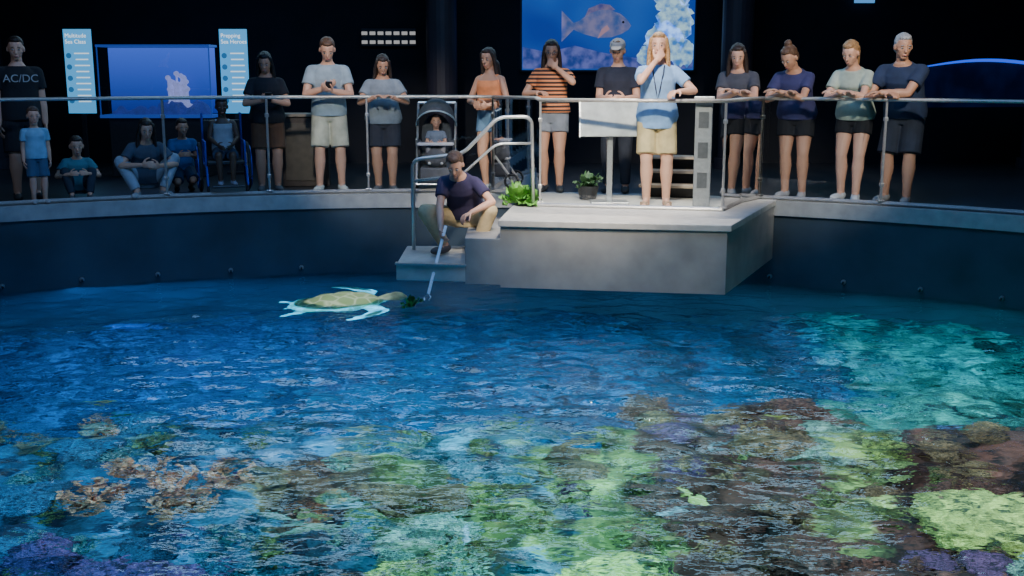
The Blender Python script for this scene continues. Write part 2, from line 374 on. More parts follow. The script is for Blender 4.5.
for z in (.3,.6,.9): obj('access_panel',boxme([((0,-.052,z),(.10,.008,.16))],.002),pm('panel_grey',(.16,.16,.16),.1,30,.4,.6),e)
obj('post_cap',boxme([((0,0,1.115),(.2,.13,.03))],.006),STEEL,e)
tag(e,'wide brushed steel gate post with access panels','gate post')
e=empty('stair_handrail',(-1.0,11.3,-.43))
pth=round_path([(-1.02,11.3,-.43),(-1.02,11.3,.5),(-.5,11.3,.56),(-.14,11.33,.93),(.2,11.36,.93),(.22,11.36,.02)],.09)
sub('top_tube',sweep_tube(pth,.02),STEEL,e,True)
pth=round_path([(-1.02,11.3,.28),(-.52,11.3,.34),(-.16,11.33,.66),(.22,11.36,.66)],.08)
sub('lower_tube',sweep_tube(pth,.014),STEEL,e,True)
tag(e,'bent steel tube handrail beside the platform steps','handrail')

# ---------------------------------------------------------------- person builder
class Blob:
    def __init__(s): s.bm=bmesh.new()
    def ell(s,c,r,rot=None,subd=2):
        M=Matrix.Translation(c)@(rot.to_4x4() if rot else Matrix.Identity(4))@Matrix.Diagonal((r[0],r[1],r[2],1))
        bmesh.ops.create_icosphere(s.bm,subdivisions=subd,radius=1,matrix=M)
    def cone(s,a,ra,b,rb,ca=1,cb=1):
        tube(s.bm,a,b,ra,rb,14)
        if ca: s.ell(a,(ra,)*3)
        if cb: s.ell(b,(rb,)*3)
    def loft(s,rings):
        rr=[[s.bm.verts.new(p) for p in r] for r in rings]; n=len(rr[0])
        for a,b in zip(rr,rr[1:]):
            for k in range(n): s.bm.faces.new((a[k],a[(k+1)%n],b[(k+1)%n],b[k]))
        s.bm.faces.new(rr[0][::-1]); s.bm.faces.new(rr[-1])
    def done(s,vox,scale=1.,it=2,fac=.5):
        bmesh.ops.recalc_face_normals(s.bm,faces=s.bm.faces[:])
        me=bpy.data.meshes.new('t'); s.bm.to_mesh(me); s.bm.free()
        o=bpy.data.objects.new('t',me); COL.objects.link(o)
        if vox:
            m=o.modifiers.new('r','REMESH'); m.mode='VOXEL'; m.voxel_size=vox; m.use_smooth_shade=True
        if it:
            m=o.modifiers.new('s','SMOOTH'); m.iterations=it; m.factor=fac
        dg=bpy.context.evaluated_depsgraph_get(); out=bpy.data.meshes.new_from_object(o.evaluated_get(dg))
        bpy.data.objects.remove(o); bpy.data.meshes.remove(me)
        out.transform(Matrix.Scale(scale,4))
        for p in out.polygons: p.use_smooth=True
        return out
def ik(a,b,l1,l2,pole):
    d=b-a; L=max(.05,min(d.length,.995*(l1+l2))); dr=d.normalized()
    x=(l1*l1-l2*l2+L*L)/(2*L); h=math.sqrt(max(0,l1*l1-x*x)); p=Vector(pole); p=(p-dr*p.dot(dr))
    p=p.normalized() if p.length>1e-4 else Vector((0,0,1))
    return a+dr*x+p*h, a+dr*L
SK={'fair':(.70,.38,.25),'tan':(.54,.28,.17),'brown':(.28,.15,.09),'dark':(.10,.055,.035)}
HC={'black':(.012,.010,.010),'dark':(.035,.02,.014),'brown':(.11,.055,.028),'blond':(.38,.21,.09),'grey':(.36,.36,.36)}
def person(label,pos,face,H=1.75,fem=False,bulk=1.,lean=0,hunch=0,hp=0,hy=0,hip=(0,0,0),feet=None,knee=((.1,1,0),(-.1,1,0)),
           hands=None,elb=None,palm=None,curl=.6,skin='fair',hair=('short','dark'),top=('tee',(.1,.1,.1)),bottom=('shorts',(.1,.1,.1),.8),shoe=(.5,.5,.5),hs=1.,extra=None,sandal=False):
    s=H/1.75; hipo=Vector(hip); hs=hs*1.04
    lean=math.radians(lean);hunch=math.radians(hunch);hp=math.radians(hp);hy=math.radians(hy)
    def T(p):
        p=Vector(p)
        if p.z>1.1:
            f=min((p.z-1.1)/.25,1); p=Matrix.Rotation(-hunch*f,3,'X')@(p-Vector((0,0,1.1)))+Vector((0,0,1.1))
        if p.z>.84:
            f=min(max((p.z-.84)/.12,0),1); p=Matrix.Rotation(-lean*f,3,'X')@(p-Vector((0,0,.92)))+Vector((0,0,.92))
        return p+hipo
    shw=(.155 if fem else .175)*bulk**.6; hw=1.04 if fem else .97; wa=.88 if fem else 1.
    base=[(.80,.11,.09,0),(.86,.155,.112,-.012),(.92,.168*hw,.122,-.014),(1.0,.155*hw,.108,-.004),(1.1,.135*wa,.095,.002),(1.2,.142*wa,.102,.004),(1.29,.158*(.93 if fem else 1.03),.122 if fem else .116,.008),(1.36,.152*(.93 if fem else 1.03),.096,0),(1.40,.118,.076,-.006),(1.435,.078,.062,-.012),(1.47,.056,.056,-.012)]
    def rings(inf,z0=0,z1=9,loose=0,hem=0):
        out=[]
        for z,rx,ry,yo in base:
            if z<z0-1e-6 or z>z1+1e-6: continue
            rx=rx*bulk+inf; ry=ry*bulk+inf
            if loose and z<1.3: rx=max(rx,(.150*bulk+inf)*(1 if not fem else .95)*loose); ry=max(ry,(.108*bulk+inf)*loose)
            if z<1.05: rx+=hem; ry+=hem
            out.append([T((rx*math.copysign(abs(math.cos(t))**.9,math.cos(t)),yo+ry*math.copysign(abs(math.sin(t))**.9,math.sin(t)),z)) for t in [2*PI*k/24 for k in range(24)]])
        return out
    piv=Vector((0,0,1.50)); HR=Matrix.Rotation(hy,3,'Z')@Matrix.Rotation(-hp,3,'X'); TP=T(piv)
    def Hm(p): return TP+HR@((Vector(p)-Vector((0,0,1.525)))*hs)
    def hell(b,c,r,rot=None): b.ell(Hm(c),[q*hs for q in r],HR@rot if rot else HR)
    b=Blob(); b.loft(rings(0))
    b.cone(T((0,-.014,1.41)),.062,Hm((0,-.012,1.565)),.052*hs)
    hell(b,(0,-.006,1.655),(.078,.096,.098),None); hell(b,(0,.020,1.60),(.062,.070,.066)); hell(b,(0,.052,1.552),(.034,.032,.024)); hell(b,(0,.048,1.62),(.063,.042,.042))
    b.cone(Hm((0,.088,1.642)),.008*hs,Hm((0,.102,1.614)),.013*hs)
    hell(b,(0,.087,1.578),(.024,.010,.009)); 
    for sd in (1,-1): hell(b,(sd*.080,-.005,1.63),(.010,.020,.030))
    SH=[T((sd*shw,-.005,1.362)) for sd in (1,-1)]
    hands=hands or [(.235,.05,.80),(-.235,.05,.80)]; elb=elb or [(.5,-1,-.2),(-.5,-1,-.2)]
    AR=[]
    for i,sd in enumerate((1,-1)):
        S=SH[i]; tgt=Vector(hands[i])
        E,W=ik(S,tgt,.285,.255,elb[i]); AR.append((S,E,W))
        ab=bulk**.6*(.92 if fem else 1.05)
        b.cone(T((sd*.07,-.01,1.385)),.048,S,.050*ab); b.cone(S,.050*ab,S.lerp(E,.45),.046*ab); b.cone(S.lerp(E,.45),.046*ab,E,.038*ab)
        b.cone(E,.038*ab,E.lerp(W,.3),.040*ab); b.cone(E.lerp(W,.3),.040*ab,W,.026*ab)
        d=(W-E).normalized()
        nh=Vector(palm[i]) if palm else Vector((-sd,0,0)); nrm=(nh-d*nh.dot(d)).normalized(); lat=d.cross(nrm).normalized()
        rot=Matrix((lat,d,nrm)).transposed()
        b.ell(W+d*.05,(.042,.054,.018),rot)
        for f in range(4):
            q=W+d*(.088-.004*abs(f-1.3))+lat*((f-1.5)*.0212); ln=[.95,1.08,1.,.8][f]
            for k,L in enumerate((.040,.026,.021)):
                ang=curl*(.6+.55*k); v=(d*math.cos(ang)+nrm*math.sin(ang)+lat*((f-1.5)*.05)).normalized(); q2=q+v*L*ln
                b.cone(q,.0100-.0006*k,q2,.0094-.0006*k); q=q2
        ts=-1 if (lat.dot(Vector((0,1,0)))+lat.dot(Vector((0,0,.6)))+lat.dot(Vector((-sd*.5,0,0))))<0 else 1
        q=W+d*.028+lat*ts*.03
        for k,L in enumerate((.036,.030,.024)):
            v=(lat*ts*(.8-.25*k)+d*(.6+.15*k)+nrm*(.25+.3*curl*k)).normalized(); q2=q+v*L; b.cone(q,.0125-.001*k,q2,.0115-.001*k); q=q2
    feet=feet or [(.10,0,8),(-.10,0,-8)]; LG=[]
    for i,sd in enumerate((1,-1)):
        Hj=Vector((sd*.088*bulk**.5,-.005,.89))+hipo; f=feet[i]; an=Vector((f[0],f[1],(f[3] if len(f)>3 else 0)+.085))
        K,An=ik(Hj,an,.42,.40,knee[i]); LG.append((Hj,K,An,f))
        lb=bulk**.7*(1.04 if fem else 1.02)
        b.cone(Hj,.092*lb,Hj.lerp(K,.5),.078*lb); b.cone(Hj.lerp(K,.5),.078*lb,K,.056*lb)
        cb=(K-An).normalized(); fd=Vector((math.sin(math.radians(f[2])),math.cos(math.radians(f[2])),0)); back=(-fd+cb*fd.dot(cb))*.012
        b.cone(K,.054*lb,K.lerp(An,.32)+back,.060*lb); b.cone(K.lerp(An,.32)+back,.060*lb,K.lerp(An,.72),.042*lb); b.cone(K.lerp(An,.72),.042*lb,An,.037*lb)
        b.cone(An+Vector((0,0,-.045))-fd*.03,.034,An+fd*.10+Vector((0,0,-.058)),.026); b.cone(An+fd*.04+Vector((0,0,-.03)),.033,An+fd*.12+Vector((0,0,-.06)),.024)
    O=obj('person',b.done(.0075,s,2,.4),pm('skin_'+skin,SK[skin],.06,8,.5)); O.location=pos
    fx,fy=face; O.rotation_euler=(0,0,math.atan2(-fx,fy))
    tag(O,label,'person')
    key=label.replace(' ','_')
    tk,tc=top[0],top[1]; inf=.014
    c=Blob(); z0=top[2] if len(top)>2 else .86
    c.loft(rings(inf,z0,1.435 if tk!='tank' else 1.36,1.05,.016))
    for i,sd in enumerate((1,-1)):
        S,E,W=AR[i]; sb=bulk**.6*(.92 if fem else 1.05)
        if tk!='tank':
            c.cone(T((sd*.08,-.01,1.368)),.064,S,.062*sb); fr=.60 if tk=='tee' else 1.
            e2=S.lerp(E,fr); c.cone(S,.062*sb,e2,.068*sb if tk=='tee' else .052,0,0 if tk=='tee' else 1)
        else:
            c.cone(T((sd*.095,.01,1.35)),.055,T((sd*.10,.0,1.41)),.03)
    cm=pm('cloth_'+key,tc,.18,9,.9,bump=.3)
    if len(top)>3 and top[3]=='stripe':
        nt=cm.node_tree; wv=nt.nodes.new('ShaderNodeTexWave'); wv.bands_direction='Z'; wv.inputs['Scale'].default_value=7; tcn=nt.nodes.new('ShaderNodeTexCoord'); nt.links.new(tcn.outputs['Object'],wv.inputs['Vector'])
        rp=nt.nodes.new('ShaderNodeValToRGB'); rp.color_ramp.elements[0].position=.45; rp.color_ramp.elements[0].color=(.04,.025,.02,1); rp.color_ramp.elements[1].position=.55; rp.color_ramp.elements[1].color=(.75,.25,.09,1)
        nt.links.new(wv.outputs['Fac'],rp.inputs[0]); nt.links.new(rp.outputs[0],nt.nodes['Principled BSDF'].inputs['Base Color'])
    obj('shirt',c.done(.010,s,3),cm,O)
    c=Blob(); bk,bc,fr=bottom; c.loft(rings(.010,0,1.0))
    for i in (0,1):
        Hj,K,An,f=LG[i]; lb=bulk**.7
        if bk=='shorts':
            e2=Hj.lerp(K,fr); c.cone(Hj,.102*lb,e2,.100*lb,1,0)
        else:
            c.cone(Hj,.102*lb,K,.076*lb); c.cone(K,.076*lb,K.lerp(An,.95),.056*lb,1,0)
    obj('shorts' if bk=='shorts' else 'trousers',c.done(.010,s,3),pm('bottom_'+key,bc,.18,10,.9,bump=.3),O)
    for i in (0,1):
        Hj,K,An,f=LG[i]; yw=math.radians(f[2]); fd=Vector((math.sin(yw),math.cos(yw),0)); rot=Matrix.Rotation(-yw,3,'Z'); c=Blob()
        if sandal:
            box(c.bm,An+fd*.055+Vector((0,0,-.080)),(.085,.26,.014),rot,.005); box(c.bm,An+fd*.10+Vector((0,0,-.048)),(.084,.04,.06),rot,.01)
            obj('sandal',c.done(.007,s,1),pm('sandal_tan',(.35,.22,.13),.1,20,.7),O)
        else:
            c.ell(An+fd*.10+Vector((0,0,-.048)),(.050,.105,.042),rot,3); c.ell(An-fd*.01+Vector((0,0,-.035)),(.047,.070,.050),rot,3); c.ell(An+fd*.05+Vector((0,0,-.055)),(.047,.120,.034),rot,3)
            obj('shoe',c.done(.009,s,3),pm('shoe_%d_%d'%(shoe[0]*99,shoe[2]*99),shoe,.1,20,.7),O)
    hk,hc=hair; c=Blob(); HM=pm('hair_'+hc,HC[hc],.35,45,.55,bump=.4)
    hell(c,(0,-.028,1.680),(.085,.090,.091)); hell(c,(0,-.050,1.63),(.080,.062,.085)); hell(c,(0,.012,1.732),(.062,.060,.034))
    if hk in('long','verylong'):
        zz=1.42 if hk=='long' else 1.32
        hell(c,(0,-.065,1.56),(.085,.05,.12))
        for sd in (1,-1):
            c.cone(Hm((sd*.070,.020,1.70)),.022*hs,Hm((sd*.088,.0,1.58)),.024*hs); c.cone(Hm((sd*.088,.0,1.58)),.024*hs,Hm((sd*.098,.02,zz)),.024*hs)
            c.cone(Hm((sd*.05,-.06,1.56)),.05*hs,Hm((sd*.07,-.07,zz)),.036*hs)
    if hk=='pony': c.cone(Hm((0,-.10,1.68)),.03*hs,Hm((0,-.15,1.62)),.036*hs); c.cone(Hm((0,-.15,1.62)),.036*hs,Hm((0,-.13,1.46)),.015*hs)
    if hk=='bun': hell(c,(0,-.06,1.775),(.042,.042,.036))
    obj('hair',c.done(.0085,s,2),HM,O)
    for sd in (1,-1):
        c=Blob(); hell(c,(sd*.032,.080,1.645),(.012,.012,.006)); n0=len(c.bm.faces); c.ell(Hm((sd*.032,.0875,1.645)),(.0055*hs,)*3); me=c.done(0,s,0)
        o=obj('eye',me,[pm('eye_white',(.4,.37,.34),.05,9,.5),pm('eye_iris',(.02,.015,.01),.1,9,.5)],O)
        for k,p in enumerate(me.polygons): p.material_index=1 if k>=n0 else 0
        c=Blob(); hell(c,(sd*.034,.086,1.670),(.017,.005,.003)); obj('eyebrow',c.done(0,s,0),HM,O)
    c=Blob(); hell(c,(0,.093,1.577),(.022,.007,.006)); obj('mouth',c.done(0,s,0),pm('lips',(.42,.14,.11),.1,9,.5),O)
    if extra: extra(O,Hm,T,hell,s,AR)
    return O,AR,s
def towards(p,ax,ay): 
    d=Vector((ax-p[0],ay-p[1])).normalized(); return (d.x,d.y)
def toC(p): return towards(p,CX,CY+1.5)
def glasses(O,Hm,T,hell,s,AR):
    bm=bmesh.new()
    for sd in (1,-1): 
        m=sweep_tube([Hm((sd*.032+math.cos(t)*.022,.103,1.645+math.sin(t)*.017))*s for t in [2*PI*k/14 for k in range(14)]],.003,6,True); bm.from_mesh(m)
        m=sweep_tube([Hm((sd*.054,.101,1.65))*s,Hm((sd*.082,.0,1.645))*s],.0025,6); bm.from_mesh(m)
    m=sweep_tube([Hm((.012,.105,1.65))*s,Hm((-.012,.105,1.65))*s],.003,6); bm.from_mesh(m)
    obj('glasses',bm2me(bm),DARKM,O)
def cap(col):
    def f(O,Hm,T,hell,s,AR):
        c=Blob(); hell(c,(0,-.008,1.695),(.090,.104,.078)); hell(c,(0,.10,1.70),(.062,.075,.012)); obj('cap',c.done(.009,s,2),pm('cap_%d'%(col[0]*99),col,.1,20,.8),O)
    return f
def printtext(lines,size,col):
    def f(O,Hm,T,hell,s,AR):
        for i,t in enumerate(lines):
            cu=bpy.data.curves.new('t','FONT'); cu.body=t; cu.size=size; cu.align_x='CENTER'; cu.extrude=.001
            o=bpy.data.objects.new('t',cu); COL.objects.link(o); me=bpy.data.meshes.new_from_object(o.evaluated_get(bpy.context.evaluated_depsgraph_get())); bpy.data.objects.remove(o)
            p=T((0,.160,1.27-i*size*1.1))*s
            o=obj('shirt_print',me,pm('print_%d'%(col[0]*99),col,.05,9,.6),O); o.location=p; o.rotation_euler=(PI/2,0,PI)
    return f
RE=[(1,-.1,-.8),(-1,-.1,-.8)]
def railhands(s,dx=0,y=.34): return [((-.02+dx)/s,y/s,1.150/s),((.02+dx)/s,(y+.05)/s,1.165/s)]
DOWN=[(0,0,-1),(0,0,-1)]
F5=[(.08,0,12),(-.10,.02,-10)]
def stp(p): return (p[0],p[1],0)
p=(2.54,12.48); person('person in dark grey T-shirt and black shorts leaning on rail',stp(p),toC(p),1.75,True,1.14,18,10,24,10,(0,-.10,0),F5,hands=railhands(.99,-.04),elb=RE,palm=DOWN,hair=('long','dark'),top=('tee',(.075,.075,.09)),bottom=('shorts',(.015,.015,.018),.62),shoe=(.3,.3,.3))
p=(3.11,12.25); person('person in navy T-shirt and black shorts leaning on rail',stp(p),toC(p),1.76,True,1.12,20,12,38,-20,(0,-.10,0),[(.06,.03,14),(-.12,.0,-10)],hands=railhands(1,.05),elb=RE,palm=DOWN,skin='tan',hair=('bun','brown'),top=('tee',(.04,.04,.12)),bottom=('shorts',(.012,.012,.015),.55),shoe=(.4,.38,.38))
p=(3.67,11.98); person('person in pale green T-shirt and black shorts leaning on rail',stp(p),toC(p),1.77,True,1.06,17,9,28,-8,(0,-.09,0),[(.09,-.03,12),(-.09,.05,-14)],hands=railhands(1,.03),elb=RE,palm=DOWN,hair=('pony','blond'),top=('tee',(.40,.47,.38)),bottom=('shorts',(.012,.012,.015),.45),shoe=(.6,.6,.6))
p=(4.12,11.75); person('grey-haired person in navy T-shirt and dark shorts leaning on rail',stp(p),toC(p),1.83,False,1.14,18,8,15,34,(0,-.09,0),[(.13,-.02,12),(-.11,.05,-10)],hands=railhands(1.04,.09),elb=RE,palm=DOWN,skin='tan',hair=('short','grey'),top=('tee',(.02,.035,.08)),bottom=('shorts',(.02,.025,.04),.95),shoe=(.35,.33,.3))
p=(1.49,11.42); person('person in light blue T-shirt, tan shorts and lanyard, hand at chin',stp(p),towards(p,.6,4),1.78,True,1.08,3,3,5,-5,(0,-.02,0),[(.09,.02,12),(-.11,-.02,-10)],hands=[(.03,.20,1.46),(-.20,.30,1.17)],elb=[(.8,.2,-1),(-1,-.2,-.6)],palm=[(0,-1,.2),(0,0,-1)],curl=.9,hair=('verylong','blond'),top=('tee',(.22,.37,.60),.80),bottom=('shorts',(.60,.45,.22),.85),sandal=True,
   extra=lambda O,Hm,T,hell,s,AR: obj('lanyard',sweep_tube([T(q)*s for q in [(.06,.075,1.43),(.05,.135,1.36),(.02,.155,1.2),(0,.15,1.1),(-.02,.155,1.2),(-.05,.135,1.36),(-.06,.075,1.43)]],.006,6),pm('lanyard_dark',(.02,.02,.05),.1,9,.6),O))
p=(1.22,12.82); person('person in dark shirt and light cap behind white lectern',stp(p),toC(p),1.76,False,1.05,4,3,20,0,(0,0,0),None,hands=[(.10,.30,1.08),(-.12,.30,1.08)],skin='fair',hair=('short','brown'),top=('tee',(.025,.028,.045)),bottom=('trousers',(.02,.022,.03),1),shoe=(.03,.03,.03),extra=cap((.45,.42,.38)))
p=(.46,12.95); person('person in orange striped shirt and grey shorts wearing glasses',stp(p),toC(p),1.75,True,1.12,2,2,18,5,(0,0,0),F5,hands=[(.12,.30,1.15),(-.08,.20,1.42)],elb=[(1,-.3,-.8),(-1,-.1,-.8)],palm=[(0,0,-1),(0,-1,0)],skin='tan',hair=('long','dark'),top=('tee',(.5,.2,.1),.92,'stripe'),bottom=('shorts',(.22,.23,.25),.5),shoe=(.05,.05,.05),extra=glasses)
p=(-.24,13.0); person('person in orange sleeveless top and denim shorts facing sideways',stp(p),towards(p,-2.2,9.5),1.66,True,1.05,3,2,15,0,(0,0,0),F5,hands=[(.08,.28,1.08),(-.10,.26,1.06)],elb=[(1,-.5,-.8),(-1,-.5,-.8)],skin='tan',hair=('verylong','dark'),top=('tank',(.75,.26,.10),1.0),bottom=('shorts',(.14,.24,.36),.42),shoe=(.5,.48,.45))
p=(-1.5,12.98); person('person in grey T-shirt and dark shorts holding rail',stp(p),toC(p),1.60,True,1.22,6,6,30,5,(0,-.02,0),F5,hands=[(.10,.34,1.20),(-.12,.34,1.20)],elb=[(1,-.3,-.8),(-1,-.3,-.8)],palm=DOWN,skin='tan',hair=('long','dark'),top=('tee',(.24,.27,.30)),bottom=('shorts',(.03,.03,.04),.8),shoe=(.1,.1,.1))
p=(-2.12,12.9); person('person in pale grey T-shirt and beige shorts looking at phone',stp(p),toC(p),1.79,False,1.06,3,5,35,0,(0,0,0),[(.13,.02,14),(-.12,0,-10)],hands=[(.05,.27,1.17),(-.04,.29,1.14)],elb=[(1,-.4,-.8),(-1,-.4,-.8)],palm=[(-.5,0,.8),(.5,0,.8)],curl=.9,skin='fair',hair=('short','brown'),top=('tee',(.33,.40,.44)),bottom=('shorts',(.55,.50,.36),.92),shoe=(.6,.58,.5))
def phone(p,face,h):
    d=Vector((face[0],face[1],0)); e=empty('phone',Vector((p[0],p[1],h))+d*.36,math.atan2(-face[0],face[1]))
    e.rotation_euler.x=math.radians(-45)
    obj('phone_case',boxme([((0,0,0),(.075,.012,.15))],.004),DARKM,e); obj('phone_screen',boxme([((0,-.008,0),(.066,.003,.138))],.001),pm('phone_glow',(.1,.1,.1),.1,9,.2,emit=(.6,.8,1),es=.6),e)
    tag(e,'black smartphone held in both hands','phone')
phone(p,toC(p),1.22)
p=(-2.85,12.95); person('person in black T-shirt and dark shorts with dark hair',stp(p),toC(p),1.62,True,1.15,4,5,25,-10,(0,0,0),None,hands=[(.07,.28,1.14),(-.05,.28,1.14)],elb=[(1,-.4,-.8),(-1,-.4,-.8)],palm=[(-.5,0,.8),(.5,0,.8)],curl=.9,skin='tan',hair=('long','black'),top=('tee',(.015,.015,.02)),bottom=('shorts',(.12,.055,.025),.85),shoe=(.1,.1,.1))
phone(p,toC(p),1.10)
p=(-5.34,12.1); person('person in black band T-shirt standing in the dark',stp(p),toC(p),1.76,False,1.15,0,2,12,-10,(0,0,0),None,skin='fair',hair=('short','dark'),top=('tee',(.015,.015,.018)),bottom=('shorts',(.02,.02,.025),.9),shoe=(.05,.05,.05),extra=printtext(['AC/DC'],.115,(.4,.4,.4)))
p=(-5.04,11.70); person('child in pale blue T-shirt standing at the glass',stp(p),toC(p),.98,False,1.1,0,2,10,0,(0,0,0),None,hs=1.35,skin='fair',hair=('short','brown'),top=('tee',(.22,.40,.55)),bottom=('shorts',(.05,.09,.16),.9),shoe=(.3,.3,.3))
p=(-4.85,12.3); person('child in teal shirt sitting on the floor by the glass',stp(p),towards(p,-4.2,11),1.15,False,1.1,10,12,15,0,(0,-.1,-.74),[(.14,.30,10),(-.14,.34,-10)],knee=((.3,.2,1),(-.3,.2,1)),hands=[(.16,.28,.42),(-.14,.28,.42)],elb=[(1,-.3,-.8),(-1,-.3,-.8)],hs=1.3,skin='fair',hair=('short','dark'),top=('tee',(.06,.22,.28)),bottom=('trousers',(.03,.04,.06),1),shoe=(.1,.1,.1))
p=(-4.15,12.5); person('person in grey shirt and pale trousers crouching on the floor',stp(p),towards(p,-3.4,11),1.62,True,1.1,18,15,25,0,(0,-.12,-.72),[(.16,.28,20),(-.16,.20,-20)],knee=((.6,.2,1),(-.6,.2,1)),hands=[(.10,.34,.40),(-.12,.30,.38)],elb=[(1,-.3,-.4),(-1,-.3,-.4)],skin='fair',hair=('long','dark'),top=('tee',(.08,.10,.14)),bottom=('trousers',(.38,.42,.48),1),shoe=(.3,.3,.3))
p=(-3.86,12.95); person('child in blue T-shirt kneeling behind the glass',stp(p),toC(p),1.15,False,1.1,10,8,15,10,(0,-.08,-.48),[(.12,-.12,5),(-.12,-.1,-5)],knee=((.1,1,-.4),(-.1,1,-.4)),hands=[(.10,.34,.66),(-.12,.34,.66)],hs=1.22,skin='tan',hair=('short','dark'),top=('tee',(.05,.13,.33)),bottom=('shorts',(.03,.05,.1),.9),shoe=(.1,.1,.1))
WC=(-3.34,12.82); wf=toC(WC)
person('child in white sleeveless shirt sitting in wheelchair',(WC[0],WC[1],.02),wf,1.22,False,1.0,-4,6,12,0,(0,-.06,-.25),[(.10,.36,5,.12),(-.10,.36,-5,.12)],knee=((.1,1,.8),(-.1,1,.8)),hands=[(.12,.30,.78),(-.12,.30,.78)],elb=[(1,-.3,-.8),(-1,-.3,-.8)],hs=1.2,skin='dark',hair=('short','black'),top=('tank',(.42,.45,.50)),bottom=('shorts',(.05,.06,.1),.9),shoe=(.3,.3,.35))
LZ=-.425
p=(-.50,11.08); fc=towards(p,-1.05,9.0)
FP,FA,FS=person('person in dark purple polo and khaki trousers crouching with feeding pole',(p[0],p[1],LZ),fc,1.74,True,1.12,24,18,40,8,(0,-.14,-.55),[(.17,.08,24),(-.20,.16,-20)],knee=((.8,1,.5),(-.8,1,.5)),hands=[(.10,.42,.27),(-.20,.36,.46)],elb=[(1,-.2,-.3),(-1,-.2,-.3)],palm=[(-1,0,0),(0,0,-1)],curl=1.1,skin='fair',hair=('pony','brown'),top=('tee',(.045,.035,.085),.92),bottom=('trousers',(.60,.46,.25),1),shoe=(.10,.08,.07))
bpy.context.view_layer.update()
w=FP.matrix_world
d=(FA[0][2]-FA[0][1]).normalized()
g=w@((FA[0][2]+d*.085+Vector((-.022,0,0)))*FS)
tip=Vector((-.80,10.30,-.70)); dirp=(tip-g).normalized()
e=empty('feeding_pole',g)
sub('pole_shaft',sweep_tube([g-dirp*.12,tip],.016,10),pm('pole_white',(.9,.92,.95),.03,20,.3),e)
bm=bmesh.new(); 
for k in (-1,1): m=sweep_tube([tip,tip+dirp*.03+Vector((k*.03,0,0)),tip+dirp*.07+Vector((k*.02,0,0))],.007,6); bm.from_mesh(m)
sub('gripper',bm2me(bm),STEEL,e); tag(e,'long white feeding pole reaching down to the water','feeding pole')

# ---------------------------------------------------------------- turtle
e=empty('sea_turtle',(-1.80,11.05,WATER-.13),math.radians(14)); e.rotation_euler.y=math.radians(-6)
b=Blob(); b.ell((0,0,-.03),(.44,.34,.11),None,3)
b.cone(Vector((.38,0,0)),.09,Vector((.56,0,.05)),.075); b.ell((.62,0,.06),(.105,.075,.07)); b.ell((.70,0,.045),(.05,.05,.04))
for sd in (1,-1):
    pts=[(.30,.24,-.03),(.38,.48,.0),(.24,.72,.03),(.0,.86,.02)]
    rr=[(.10,.035),(.11,.03),(.085,.022),(.03,.012)]
    for k in range(3):
        for t in range(5):
            f=t/5; q=Vector(pts[k]).lerp(Vector(pts[k+1]),f); q.y*=sd; w_=rr[k][0]*(1-f)+rr[k+1][0]*f; h_=rr[k][1]*(1-f)+rr[k+1][1]*f
            b.ell(q,(w_,w_*.9,h_))
    for t in range(6): b.ell((-.36-.035*t,sd*(.2+.03*t),-.05),(.075,.07,.02))
b.cone(Vector((-.42,0,-.03)),.04,Vector((-.54,0,-.04)),.012)
obj('turtle_body',b.done(.014,1,3),pm('turtle_skin',(.48,.54,.30),.5,9,.5,bump=.5),e)
bm=bmesh.new(); bmesh.ops.create_uvsphere(bm,u_segments=48,v_segments=24,radius=1)
for v in bm.verts:
    x,y,z=v.co; z=max(z,-.15); wdt=.37*(1-.16*x)
    v.co=Vector((x*.49,y*wdt,z*.17+.02+.012*abs(math.sin(x*7))*(z>0)))
m=bpy.data.materials.new('turtle_shell'); m.use_nodes=True; nt=m.node_tree; B_=nt.nodes['Principled BSDF']; B_.inputs['Roughness'].default_value=.45
tc=nt.nodes.new('ShaderNodeTexCoord'); vo=nt.nodes.new('ShaderNodeTexVoronoi'); vo.feature='DISTANCE_TO_EDGE'; vo.inputs['Scale'].default_value=7
r=nt.nodes.new('ShaderNodeValToRGB'); r.color_ramp.elements[0].color=(.75,.78,.45,1); r.color_ramp.elements[1].color=(.38,.48,.18,1); r.color_ramp.elements[1].position=.12
nt.links.new(tc.outputs['Object'],vo.inputs[0]); nt.links.new(vo.outputs[0],r.inputs[0]); nt.links.new(r.outputs[0],B_.inputs['Base Color'])
obj('carapace',bm2me(bm),m,e,smooth=True)
tag(e,'pale green sea turtle swimming at the water surface','sea turtle')
def leafy(name,loc,s,n,label,col,cat,pot=False):
    e=empty(name,loc); rn=random.Random(5); bm=bmesh.new()
    for i in range(n):
        a=rn.uniform(0,6.28); el=rn.uniform(.2,1.3); L=s*rn.uniform(.6,1.1); w=L*.28
        d=Vector((math.cos(a)*math.cos(el),math.sin(a)*math.cos(el),math.sin(el))); sd=Vector((-math.sin(a),math.cos(a),0)); pr=None
        for k in range(6):
            t=k/5; c=d*L*t+Vector((0,0,-.25*L*t*t)); ww=w*math.sin(PI*(.08+.88*t)); rf=.02*s/.2*math.sin(k*2.3+i)
            cur=[bm.verts.new(c-sd*ww+Vector((0,0,rf))),bm.verts.new(c-Vector((0,0,.015))),bm.verts.new(c+sd*ww-Vector((0,0,rf)))]
            if pr: bm.faces.new((pr[0],pr[1],cur[1],cur[0])); bm.faces.new((pr[1],pr[2],cur[2],cur[1]))
            pr=cur
    obj('leaves',bm2me(bm),col,e,(0,0,.14 if pot else .02),smooth=True)
    if pot:
        bm=bmesh.new(); tube(bm,(0,0,0),(0,0,.14),.09,.12,20); obj('bowl',bm2me(bm),DARKM,e)
    return tag(e,label,cat)
LEAF=pm('lettuce_green',(.16,.42,.06),.4,30,.5)
leafy('lettuce_bunch',(.07,11.5,.02),.28,48,'bunch of fresh green lettuce on the platform',LEAF,'lettuce')
